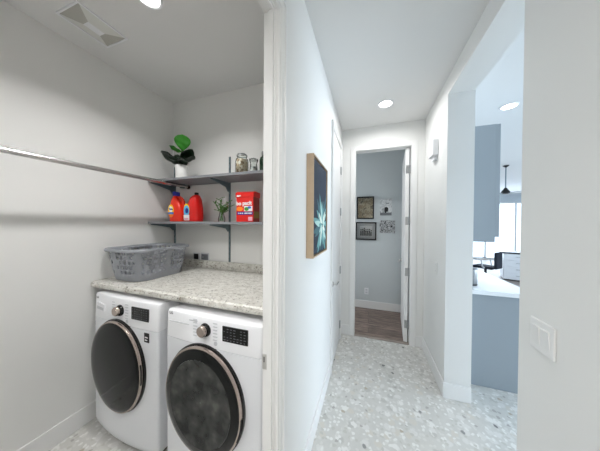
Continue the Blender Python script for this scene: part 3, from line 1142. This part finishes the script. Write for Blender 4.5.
lb = oval(MB(), -0.034, 0.100, 0.034, 0.062, y_l + 0.0005).build('label', MT['orange'], t1)
oval(MB(), -0.034, 0.112, 0.030, 0.046, y_l - 0.0006).build('label_disc', MT['yellow'], lb)
oval(MB(), -0.034, 0.116, 0.020, 0.026, y_l - 0.0016).build('label_centre', MT['labelwhite'], lb)
MB().box(-0.064, -0.004, y_l - 0.0022, y_l - 0.001, 0.070, 0.088).build('label_band', MT['labelblue'], lb)
lettering('label_text', 'Tide', 0.025, MT['navy'], lb, face_front(-0.034, y_l - 0.0036, 0.116), bold=0.0008)
t2 = bottle('detergent_bottle', 'deep red detergent jug with small dark cap, right of the blue-capped jug', (-1.548, 1.50, LT), R(174), MT['redplastic2'], MT['blackmat'], 0.92, 0.62)
# its front (towards the room) is the local +y side
y2 = 0.0565


def ov2(m, cx, cz, rx_, rz_, y, th=0.001, n=28):
    m.prism([(cx + rx_ * math.cos(2 * math.pi * k / n), cz + rz_ * math.sin(2 * math.pi * k / n)) for k in range(n)], lambda p: (p[0], y, p[1]), lambda p: (p[0], y + th, p[1]))
    return m


l2 = ov2(MB(), 0.034, 0.108, 0.038, 0.058, y2 - 0.0005).build('label', MT['yellow'], t2)
ov2(MB(), 0.034, 0.098, 0.037, 0.052, y2 + 0.0006).build('label_swirl', MT['labelsky'], l2)
ov2(MB(), 0.028, 0.100, 0.020, 0.024, y2 + 0.0017).build('label_centre', MT['navy'], l2)
MB().prism([(-0.004, 0.012), (0.066, 0.012), (0.072, 0.062), (-0.004, 0.062)], lambda p: (p[0], y2, p[1]), lambda p: (p[0], y2 + 0.0024, p[1])).build('label_panel', MT['labelwhite'], l2)
MB().box(0.006, 0.060, y2 + 0.002, y2 + 0.0032, 0.018, 0.034).build('label_strip', MT['labelpink'], l2)

# sprig of leaves in a slim clear vase
sp = thing('green_sprig', 'small leafy green sprig in a slim clear vase on the lower shelf', 'plant', (-1.232, 1.49, LT))
MB().lathe([(0, 0.001), (0.026, 0.001), (0.030, 0.006), (0.030, 0.03), (0.022, 0.055), (0.018, 0.075), (0.021, 0.082), (0.019, 0.082), (0.016, 0.075), (0.020, 0.055), (0.027, 0.03), (0.026, 0.008), (0, 0.006)], (0, 0, 0), 'z', 28).build('vase', MT['glass'], sp)
random.seed(5)
for (dx, dy, h, lean) in ((0.0, 0, 0.205, -0.02), (0.012, 0.004, 0.17, 0.055), (-0.012, 0.002, 0.165, -0.06), (0.004, -0.006, 0.14, 0.02), (0.006, 0.004, 0.13, 0.075)):
    pts = [(dx * 0.4 - lean * 0.35, 0, 0.010), (dx, dy, 0.08), (dx + lean * 0.45, dy, h * 0.65), (dx + lean, dy * 2, h)]
    sob = MB().tube(pts, [0.0022, 0.0022, 0.0018, 0.001], 6).build('sprig_stem', MT['sprig'], sp)
    lv = MB().use(MT['sprig'])
    n = 9
    for k in range(n):
        f = 0.42 + 0.58 * k / (n - 1)
        q = Vector(pts[1]).lerp(Vector(pts[3]), max(0, (f * h - 0.08) / (h - 0.08)))
        lf = leaf(random.uniform(0.034, 0.056), random.uniform(0.006, 0.010), q, R(k * 137 + 40 * dx * 100), R(random.uniform(25, 60)), 0.3, 0, 0.7, 5, 0.1)
        lv._join(lf.bm, True)
    lv.build('sprig_leaves', None, sob)
for (x, z) in ((0.058, 0.155), (0.066, 0.135), (-0.058, 0.15)):
    MB().lathe([(0, -0.007), (0.006, 0), (0, 0.008)], (x, -0.004, z), 'z', 10).build('bud', MT['sprigred'], sp)

# red carton of washing powder
bxw, bxd, bxh = 0.156, 0.105, 0.205
bx = thing('detergent_box', 'red cardboard box of laundry detergent with hinged lid on the lower shelf', 'box', (-0.958, 1.48, LT), R(2.0))
MB().box(-bxw / 2, bxw / 2, -bxd / 2, bxd / 2, 0, bxh, 0.002, 1).build('carton', MT['card'], bx)
MB().box(bxw / 2, bxw / 2 + 0.0012, -bxd / 2 + 0.003, bxd / 2 - 0.003, 0.003, bxh - 0.005).use(MT['cardside']).build('side_panel', MT['cardside'], bx)
MB().box(bxw / 2 + 0.0012, bxw / 2 + 0.002, -bxd / 2 + 0.012, bxd / 2 - 0.012, 0.03, 0.085).build('side_label', MT['olive'], bx)
lid = MB()
lid.prism([(-bxd / 2 - 0.004, 0.200), (bxd / 2 + 0.003, 0.200), (bxd / 2 + 0.003, 0.243), (-bxd / 2 + 0.022, 0.247), (-bxd / 2 - 0.004, 0.236)],
          lambda p: (-bxw / 2 - 0.004, p[0], p[1]), lambda p: (bxw / 2 + 0.004, p[0], p[1]))
lo = lid.build('lid', MT['card'], bx)
yl = -bxd / 2 - 0.004
MB().prism([(-0.074, 0.204), (-0.050, 0.203), (-0.040, 0.208), (-0.032, 0.206), (-0.034, 0.217), (-0.052, 0.216), (-0.066, 0.218)], lambda p: (p[0], yl - 0.001, p[1]), lambda p: (p[0], yl + 0.001, p[1])).build('lid_mark', MT['labelwhite'], lo)
yf = -bxd / 2
lettering('box_text', 'bo pacit', 0.043, MT['labelwhite'], bx, face_front(-0.006, yf - 0.001, 0.150) @ Matrix.Rotation(R(2), 4, 'Z'), bold=0.0016)
MB().box(-0.004, 0.070, yf - 0.0012, yf, 0.086, 0.128).build('box_picture', MT['labelwhite'], bx)
oval(MB(), 0.018, 0.104, 0.020, 0.016, yf - 0.0012).build('picture_leaf', MT['green'], bx)
oval(MB(), 0.044, 0.116, 0.016, 0.010, yf - 0.0012).build('picture_drop', MT['labelblue'], bx)
bn = MB().box(-0.068, 0.074, yf - 0.0018, yf, 0.058, 0.082).build('box_band', MT['navy'], bx)
for (x0, x1) in ((-0.058, -0.050), (-0.044, -0.030), (-0.024, -0.012), (0.000, 0.030), (0.034, 0.066)):
    MB().box(x0, x1, yf - 0.0026, yf - 0.0016, 0.0655, 0.0745, 0.0004, 1).build('band_mark', MT['labelwhite'], bn)
MB().box(0.034, 0.070, yf - 0.0012, yf, 0.010, 0.040).build('box_corner_label', MT['labelpink'], bx)
oval(MB(), -0.045, 0.105, 0.030, 0.018, yf).build('box_flash', MT['orange'], bx)

# boxes in the back wall for power and water
ob = tag(MB().box(-1.700, -1.617, YB - 0.006, YB - 0.0005, 1.119, 1.186, 0.002, 1).build('outlet_box', MT['lidgrey']), 'recessed wall box with a black dryer socket just above the backsplash', 'outlet')
MB().box(-1.688, -1.632, YB - 0.0075, YB - 0.006, 1.121, 1.176).build('socket', MT['blackmat'], ob)
at(ob, (-1.658, YB, 1.119))
ob.children[0].data.transform(Matrix.Translation(-Vector((-1.658, YB, 1.119))))
ob = tag(MB().box(-1.604, -1.500, YB - 0.006, YB - 0.0005, 1.119, 1.190, 0.002, 1).build('valve_box', MT['lidgrey']), 'recessed grey washer valve box right of the black socket', 'valve box')
MB().box(-1.592, -1.512, YB - 0.0075, YB - 0.006, 1.121, 1.178).build('recess', MT['greyplastic'], ob)
MB().lathe([(0, 0), (0.008, 0), (0.008, 0.012), (0, 0.012)], (-1.565, YB - 0.0075, 1.150), 'y', 12).build('valve', MT['steel'], ob)
at(ob, (-1.552, YB, 1.119))
for c in ob.children:
    c.data.transform(Matrix.Translation(-Vector((-1.552, YB, 1.119))))


# ------------------------------------------------------------------ ceiling fixtures
def downlight(label, x, y, r):
    t = thing('recessed_light', label, 'ceiling light', (x, y, CE), 0, 'round recessed ceiling lights')
    MB().lathe([(r * 0.78, 0), (r * 0.80, -0.006), (r * 0.92, -0.008), (r, -0.003), (r, 0)], (0, 0, 0), 'z', 40).build('trim_ring', MT['enamel2'], t)
    MB().lathe([(r * 0.79, -0.002), (0, -0.003)], (0, 0, 0), 'z', 40).build('diffuser', MT['lens'], t)
    return t


downlight('round recessed light in the laundry ceiling', -1.170, 0.815, 0.070)
downlight('round recessed light in the hall ceiling before the far door', 0.147, 2.315, 0.078)
downlight('round recessed light in the kitchen ceiling, seen through the side opening', 1.385, 2.765, 0.078)

ev = thing('exhaust_fan', 'square ceiling exhaust fan grille in the laundry ceiling', 'exhaust fan', (-1.672, 0.828, CE))
hx, hy = 0.105, 0.128
fr = MB()
for (x0, x1, y0, y1) in ((-hx, hx, -hy, -hy + 0.008), (-hx, hx, hy - 0.008, hy), (-hx, -hx + 0.008, -hy + 0.008, hy - 0.008), (hx - 0.008, hx, -hy + 0.008, hy - 0.008)):
    fr.box(x0, x1, y0, y1, -0.010, -0.0005)
fr.build('frame', MT['enamel2'], ev)
ix, iy = hx - 0.008, hy - 0.008
cx_, cy_ = 0.024, 0.042
zo, zi = -0.004, -0.020
for nm, mt, P in (('grille', 'ventgrey', [(-ix, -iy, zo), (ix, -iy, zo), (cx_, -cy_, zi), (-cx_, -cy_, zi)]),
                  ('grille', 'ventgrey', [(ix, iy, zo), (-ix, iy, zo), (-cx_, cy_, zi), (cx_, cy_, zi)]),
                  ('side_panel', 'ventpale', [(-ix, iy, zo), (-ix, -iy, zo), (-cx_, -cy_, zi), (-cx_, cy_, zi)]),
                  ('side_panel', 'ventpale', [(ix, -iy, zo), (ix, iy, zo), (cx_, cy_, zi), (cx_, -cy_, zi)])):
    pm = MB()
    top = [(p[0], p[1], -0.001) for p in P]
    pm.loft([P, top], True, False)
    pm.build(nm, MT[mt], ev)
MB().box(-cx_, cx_, -cy_, cy_, zi - 0.001, -0.001).build('centre_plate', MT['enamel2'], ev)

# ------------------------------------------------------------------ framed flower picture on the hall wall
ay0, ay1, az0, az1, ad = 1.168, 1.590, 1.283, 1.905, 0.044
ac = ((ay0 + ay1) / 2, (az0 + az1) / 2)
ar = thing('framed_artwork', 'navy canvas of a pale teal flower in an oak floating frame', 'picture', (XL + 0.0005, ac[0], ac[1]))
hw, hh = (ay1 - ay0) / 2, (az1 - az0) / 2
f = MB()
fwid = 0.007
f.box(0, ad, -hw, -hw + fwid, -hh, hh).box(0, ad, hw - fwid, hw, -hh, hh).box(0, ad, -hw + fwid, hw - fwid, -hh, -hh + fwid).box(0, ad, -hw + fwid, hw - fwid, hh - fwid, hh)
f.build('frame', MT['woodframe'], ar)
MB().box(0, 0.006, -hw + fwid, hw - fwid, -hh + fwid, hh - fwid).build('backing', MT['blackmat'], ar)
cw, ch = hw - fwid - 0.008, hh - fwid - 0.008
cv = MB().box(0.006, 0.036, -cw, cw, -ch, ch, 0.002, 1).build('canvas', MT['canvas'], ar)
pt = MB()
random.seed(3)
fc = (0.055, -0.115)
kk = 0
for layer, (n, l0, w0, ms) in enumerate(((17, 0.25, 0.022, ('petal4', 'canvas', 'petal2')), (15, 0.20, 0.020, ('petal2', 'petal1', 'petal4')), (11, 0.13, 0.015, ('petal1', 'petal3', 'petal2')))):
    for i in range(n):
        a = 2 * math.pi * i / n + random.uniform(-0.08, 0.08) + layer * 0.1
        ln = l0 * random.uniform(0.75, 1.1)
        pt.use(MT[ms[i % 3]])
        pts = []
        N = 8
        prof = [(k / N, w0 * math.sin(math.pi * (0.12 + 0.88 * k / N)) ** 0.8 if k < N else 0) for k in range(N + 1)]
        L_ = [(p * ln, w) for p, w in prof] + [(p * ln, -w) for p, w in reversed(prof[:-1])]
        ok = []
        for (u, v) in L_:
            y = fc[0] + u * math.cos(a) - v * math.sin(a)
            z = fc[1] + u * math.sin(a) + v * math.cos(a)
            ok.append((max(-cw + 0.002, min(cw - 0.002, y)), max(-ch + 0.002, min(ch - 0.002, z))))
        kk += 1
        xx = 0.0362 + 0.00003 * kk
        vs = [pt.bm.verts.new((xx, y, z)) for y, z in ok]
        try:
            fcx = pt.bm.faces.new(vs)
            fcx.material_index = pt.cur
        except ValueError:
            pass
pt.use(MT['petal4'])
for k in range(12):
    a = k * 2.4
    r_ = 0.004 * math.sqrt(k)
    pt.lathe([(0, 0), (0.004, 0), (0.003, 0.001), (0, 0.0015)], (0.0385, fc[0] + r_ * math.cos(a), fc[1] + r_ * math.sin(a)), 'x', 8)
pt.build('flower', None, cv)

# ------------------------------------------------------------------ hall fittings
chm = thing('door_chime', 'white rectangular door chime box high on the right hall wall', 'door chime', (XR, 2.375, 2.14))
MB().box(-0.050, 0, -0.085, 0.070, 0.020, 0.175, 0.008, 3).build('cover', MT['enamel2'], chm)
MB().box(-0.030, 0, -0.045, 0.040, -0.020, 0.020, 0.004, 2).build('sounder', MT['enamel2'], chm)
wp = tag(MB().box(-0.005, 0, -0.035, 0.035, -0.057, 0.057, 0.002, 1).build('wall_plate', MT['wall']), 'small painted blank wall plate on the right hall wall below the chime', 'wall plate')
wp.location = (XR, 2.315, 1.066)
for z in (-0.03, 0.03):
    MB().lathe([(0, 0), (0.006, 0), (0.005, -0.002), (0, -0.0025)], (-0.0050, 0, z), 'x', 12).build('screw', MT['lidgrey'], wp)

sw = thing('light_switch', 'white double rocker light switch on the near right wall', 'light switch', (XR, 1.016, 1.070))
MB().box(-0.008, 0, -0.056, 0.056, -0.059, 0.059, 0.003, 2).build('face_plate', MT['trim'], sw)
for y in (-0.023, 0.023):
    m = MB().prism([(0, 0.034), (-0.0135, 0.034), (-0.0085, -0.034), (0, -0.034)], lambda p: (p[0], y - 0.0165, p[1]), lambda p: (p[0], y + 0.0165, p[1]))
    m.build('rocker', MT['trim'], sw)

# ------------------------------------------------------------------ pictures and socket in the far room
PY = 3.80


def picture(name, label, x0, x1, z0, z1, fw_, dep, frame_m, mount, print_m, mw):
    t = thing(name, label, 'picture', ((x0 + x1) / 2, PY - 0.0005, (z0 + z1) / 2), 0, 'pictures on the far room wall')
    hw, hh = (x1 - x0) / 2, (z1 - z0) / 2
    if fw_:
        f = MB()
        f.box(-hw, -hw + fw_, -dep, 0, -hh, hh).box(hw - fw_, hw, -dep, 0, -hh, hh).box(-hw + fw_, hw - fw_, -dep, 0, -hh, -hh + fw_).box(-hw + fw_, hw - fw_, -dep, 0, hh - fw_, hh)
        f.build('frame', frame_m, t)
    a, b = hw - fw_, hh - fw_
    if mount:
        MB().box(-a, a, -dep * 0.5, 0, -b, b).build('mount', mount, t)
    pr = MB().box(-a + mw, a - mw, -dep * 0.5 - 0.002, 0 if not mount else -dep * 0.5, -b + mw, b - mw).build('print', print_m, t)
    if fw_:
        MB().box(-a, a, -dep * 0.8, -dep * 0.8 + 0.002, -b, b).build('glazing', MT['glazing'], t)
    return t, -dep * 0.5 - 0.0025, a - mw, b - mw, pr


t, y, a, b, pr = picture('framed_picture', 'upper left picture in the far room, brown print in a black frame', -0.213, 0.076, 1.573, 1.966, 0.022, 0.022, MT['blackframe'], None, MT['prtan'], 0.0)
t, y, a, b, pr = picture('framed_picture', 'lower left picture in the far room, white-mounted group photo in a black frame', -0.228, 0.118, 1.205, 1.518, 0.022, 0.022, MT['blackframe'], MT['mount'], MT['labelwhite'], 0.045)
fg = MB().use(MT['figdark'])
random.seed(11)
for i in range(7):
    x = -a + 0.02 + (2 * a - 0.04) * i / 6
    hgt = random.uniform(0.10, 0.15)
    fg.box(x - 0.012, x + 0.012, y - 0.001, y + 0.001, -b + 0.005, -b + hgt - 0.03)
    fg.lathe([(0, 0), (0.011, 0), (0.011, 0.001), (0, 0.0012)], (x + 0.003, y + 0.0004, -b + hgt - 0.012), 'y', 10)
fg.use(MT['figgrey'])
for i in range(6):
    x = -a + 0.04 + (2 * a - 0.05) * i / 6
    fg.box(x - 0.006, x + 0.006, y - 0.0016, y, -b + 0.01, -b + random.uniform(0.04, 0.09))
fg.build('figures', None, pr)
t, y, a, b, pr = picture('canvas_print', 'upper right unframed grey canvas photo in the far room', 0.171, 0.358, 1.632, 1.918, 0, 0.02, None, None, MT['prgrey'], 0.0)
y = -0.0125
MB().prism([(-0.012, -0.10), (0.004, -0.10), (0.010, -0.078), (0.035, -0.075), (0.038, -0.02), (0.020, 0.004), (-0.018, -0.002), (-0.022, -0.06)], lambda p: (p[0], y - 0.001, p[1]), lambda p: (p[0], y, p[1])).build('printed_figure', MT['figdark'], pr)
MB().box(-a + 0.002, a - 0.002, y - 0.0006, y, -b + 0.002, -b + 0.05).build('printed_ground', MT['figgrey'], pr)
MB().prism([(0.0, 0.055), (0.05, 0.058), (0.045, 0.072), (0.004, 0.068)], lambda p: (p[0], y - 0.001, p[1]), lambda p: (p[0], y, p[1])).build('printed_cloud', MT['figgrey'], pr)
t, y, a, b, pr = picture('canvas_print', 'lower right unframed busy black and white canvas photo in the far room', 0.172, 0.412, 1.334, 1.548, 0, 0.02, None, None, MT['prdark'], 0.0)
so = tag(MB().box(-0.035, 0.035, -0.005, 0, -0.057, 0.057, 0.002, 1).build('wall_socket', MT['enamel2']), 'white wall socket low on the far room wall under the pictures', 'outlet')
so.location = (-0.036, PY, 0.301)
MB().box(-0.017, 0.017, -0.0065, -0.004, 0.008, 0.036).box(-0.017, 0.017, -0.0065, -0.004, -0.036, -0.008).build('receptacle', MT['lidgrey'], so)

# ------------------------------------------------------------------ kitchen seen through the side opening
KXL = XR + T
kb = thing('base_cabinet', 'blue-grey base cabinet end panel standing under the white counter', 'cabinet', (KXL + 0.27, 2.31, 0))
MB().box(KXL + 0.001 - kb.location.x, 1.335 - kb.location.x, 0, 0.02, 0.002, 0.855).build('end_panel', MT['bluegrey'], kb)
MB().box(KXL + 0.001 - kb.location.x, 1.315 - kb.location.x, 0.02, 2.0, 0.10, 0.855).box(KXL + 0.001 - kb.location.x, 1.26 - kb.location.x, 0.02, 2.0, 0.002, 0.10).build('carcass', MT['bluegrey'], kb)
for k in range(4):
    y0 = 0.024 + k * 0.494
    d = MB().box(1.3155 - kb.location.x, 1.335 - kb.location.x, y0, y0 + 0.488, 0.11, 0.852, 0.002, 1).build('door', MT['bluegrey'], kb)
    MB().tube([(1.36 - kb.location.x, y0 + 0.44, 0.62), (1.36 - kb.location.x, y0 + 0.44, 0.78)], 0.005, 8).box(1.335 - kb.location.x, 1.36 - kb.location.x, y0 + 0.436, y0 + 0.444, 0.64, 0.648).box(1.335 - kb.location.x, 1.36 - kb.location.x, y0 + 0.436, y0 + 0.444, 0.752, 0.76).build('handle', MT['steel'], d)
kc = tag(MB().box(KXL + 0.001, 1.372, 2.272, 4.33, 0.856, 0.894, 0.003, 2).build('kitchen_counter', MT['quartz']), 'white quartz kitchen counter on the blue-grey base cabinet', 'countertop')
at(kc, (1.09, 2.272, 0.856))
ku = thing('upper_cabinet', 'tall blue-grey upper cabinet hanging over the white counter', 'cabinet', (KXL + 0.15, 2.33, 1.33))
ox = ku.location.x
MB().box(KXL + 0.001 - ox, 1.082 - ox, 0, 0.02, 0, 1.07).build('end_panel', MT['bluegrey'], ku)
MB().box(KXL + 0.001 - ox, 1.082 - ox, 0.02, 1.9, 0.045, 1.07).build('carcass', MT['bluegrey'], ku)
for k in range(4):
    y0 = 0.0 + k * 0.475
    MB().box(1.0825 - ox, 1.113 - ox, y0, y0 + 0.470, 0.048, 1.069, 0.0015, 1).build('door', MT['bluegrey'], ku)
cn = thing('steel_canister', 'grey steel canister standing on the white kitchen counter', 'canister', (0.958, 2.475, 0.894))
MB().lathe([(0, 0), (0.052, 0), (0.055, 0.004), (0.055, 0.155), (0, 0.1555)], (0, 0, 0), 'z', 32).build('can', MT['steel'], cn)
MB().lathe([(0, 0.156), (0.056, 0.156), (0.056, 0.164), (0.05, 0.169), (0, 0.170)], (0, 0, 0), 'z', 32).build('lid', MT['greyplastic'], cn)
MB().lathe([(0.0552, 0.002), (0.0562, 0.003), (0.0562, 0.012), (0.0552, 0.013)], (0, 0, 0), 'z', 32).build('foot_band', MT['blackmat'], cn)

# desk with drawers by the living-room window, office chair, ceiling fan
dk = thing('desk', 'white drawer desk with a black top far off in the living room', 'desk', (3.44, 7.0, 0), R(-20))
MB().box(-0.05, 1.65, -0.02, 0.62, 0.715, 0.752, 0.003, 1).build('desk_top', MT['desktop'], dk)
MB().box(0, 0.62, 0.0, 0.60, 0.03, 0.714).build('pedestal', MT['enamel2'], dk)
for k in range(4):
    z0 = 0.045 + k * 0.167
    d = MB().box(0.012, 0.608, -0.018, 0, z0, z0 + 0.158, 0.003, 1).build('drawer', MT['enamel2'], dk)
    MB().box(0.24, 0.38, -0.036, -0.018, z0 + 0.09, z0 + 0.10).build('handle', MT['steel'], d)
for x in (1.55,):
    for y in (0.02, 0.54):
        MB().box(x, x + 0.05, y, y + 0.05, 0.0, 0.714).build('leg', MT['enamel2'], dk)
MB().box(0.02, 0.60, 0.02, 0.58, 0.0, 0.03).build('plinth', MT['blackmat'], dk)
oc = thing('office_chair', 'dark navy office chair standing left of the desk', 'chair', (2.75, 6.30, 0), R(45))
MB().box(-0.19, 0.19, -0.20, 0.22, 0.41, 0.47, 0.025, 3).build('seat', MT['chairfab'], oc)
MB().box(-0.155, 0.155, -0.27, -0.21, 0.43, 0.83, 0.028, 3).build('backrest', MT['chairfab'], oc)
MB().tube([(0, 0, 0.09), (0, 0, 0.41)], 0.025, 12).build('pedestal', MT['blackmat'], oc)
for k in range(5):
    a = R(72 * k + 18)
    l = MB().tube([(0, 0, 0.10), (0.27 * math.cos(a), 0.27 * math.sin(a), 0.07)], [0.022, 0.014], 8).build('foot', MT['blackmat'], oc)
    MB().lathe([(0, -0.012), (0.027, -0.012), (0.027, 0.012), (0, 0.012)], (0.27 * math.cos(a), 0.27 * math.sin(a), 0.027), 'x', 14).build('caster', MT['blackmat'], l)
for s in (-1, 1):
    MB().tube([(s * 0.185, -0.05, 0.44), (s * 0.23, -0.03, 0.47), (s * 0.23, 0.0, 0.63), (s * 0.23, 0.15, 0.64)], 0.015, 8).build('armrest', MT['lidgrey'], oc)
cf = thing('ceiling_fan', 'black ceiling fan with thin grey blades hanging in the living room', 'ceiling fan', (2.727, 5.514, CE))
MB().lathe([(0, 0), (0.05, 0), (0.05, -0.012), (0.02, -0.035), (0, -0.05)], (0, 0, 0), 'z', 24).build('canopy', MT['blackmat'], cf)
MB().tube([(0, 0, -0.05), (0, 0, -0.48)], 0.011, 10).build('rod', MT['fanblade'], cf)
MB().lathe([(0, -0.47), (0.022, -0.475), (0.035, -0.50), (0.068, -0.55), (0.072, -0.585), (0.04, -0.60), (0, -0.60)], (0, 0, 0), 'z', 24).build('motor', MT['blackmat'], cf)
for k in range(4):
    a = R(90 * k + 20)
    m = MB()
    c, s = math.cos(a), math.sin(a)
    P = [(0.09, -0.035), (0.62, -0.06), (0.64, -0.03), (0.64, 0.03), (0.62, 0.055), (0.09, 0.03)]
    m.prism(P, lambda p: (p[0] * c - p[1] * s, p[0] * s + p[1] * c, -0.592 + 0.12 * p[1]), lambda p: (p[0] * c - p[1] * s, p[0] * s + p[1] * c, -0.585 + 0.12 * p[1]))
    m.build('blade', MT['fanblade'], cf)
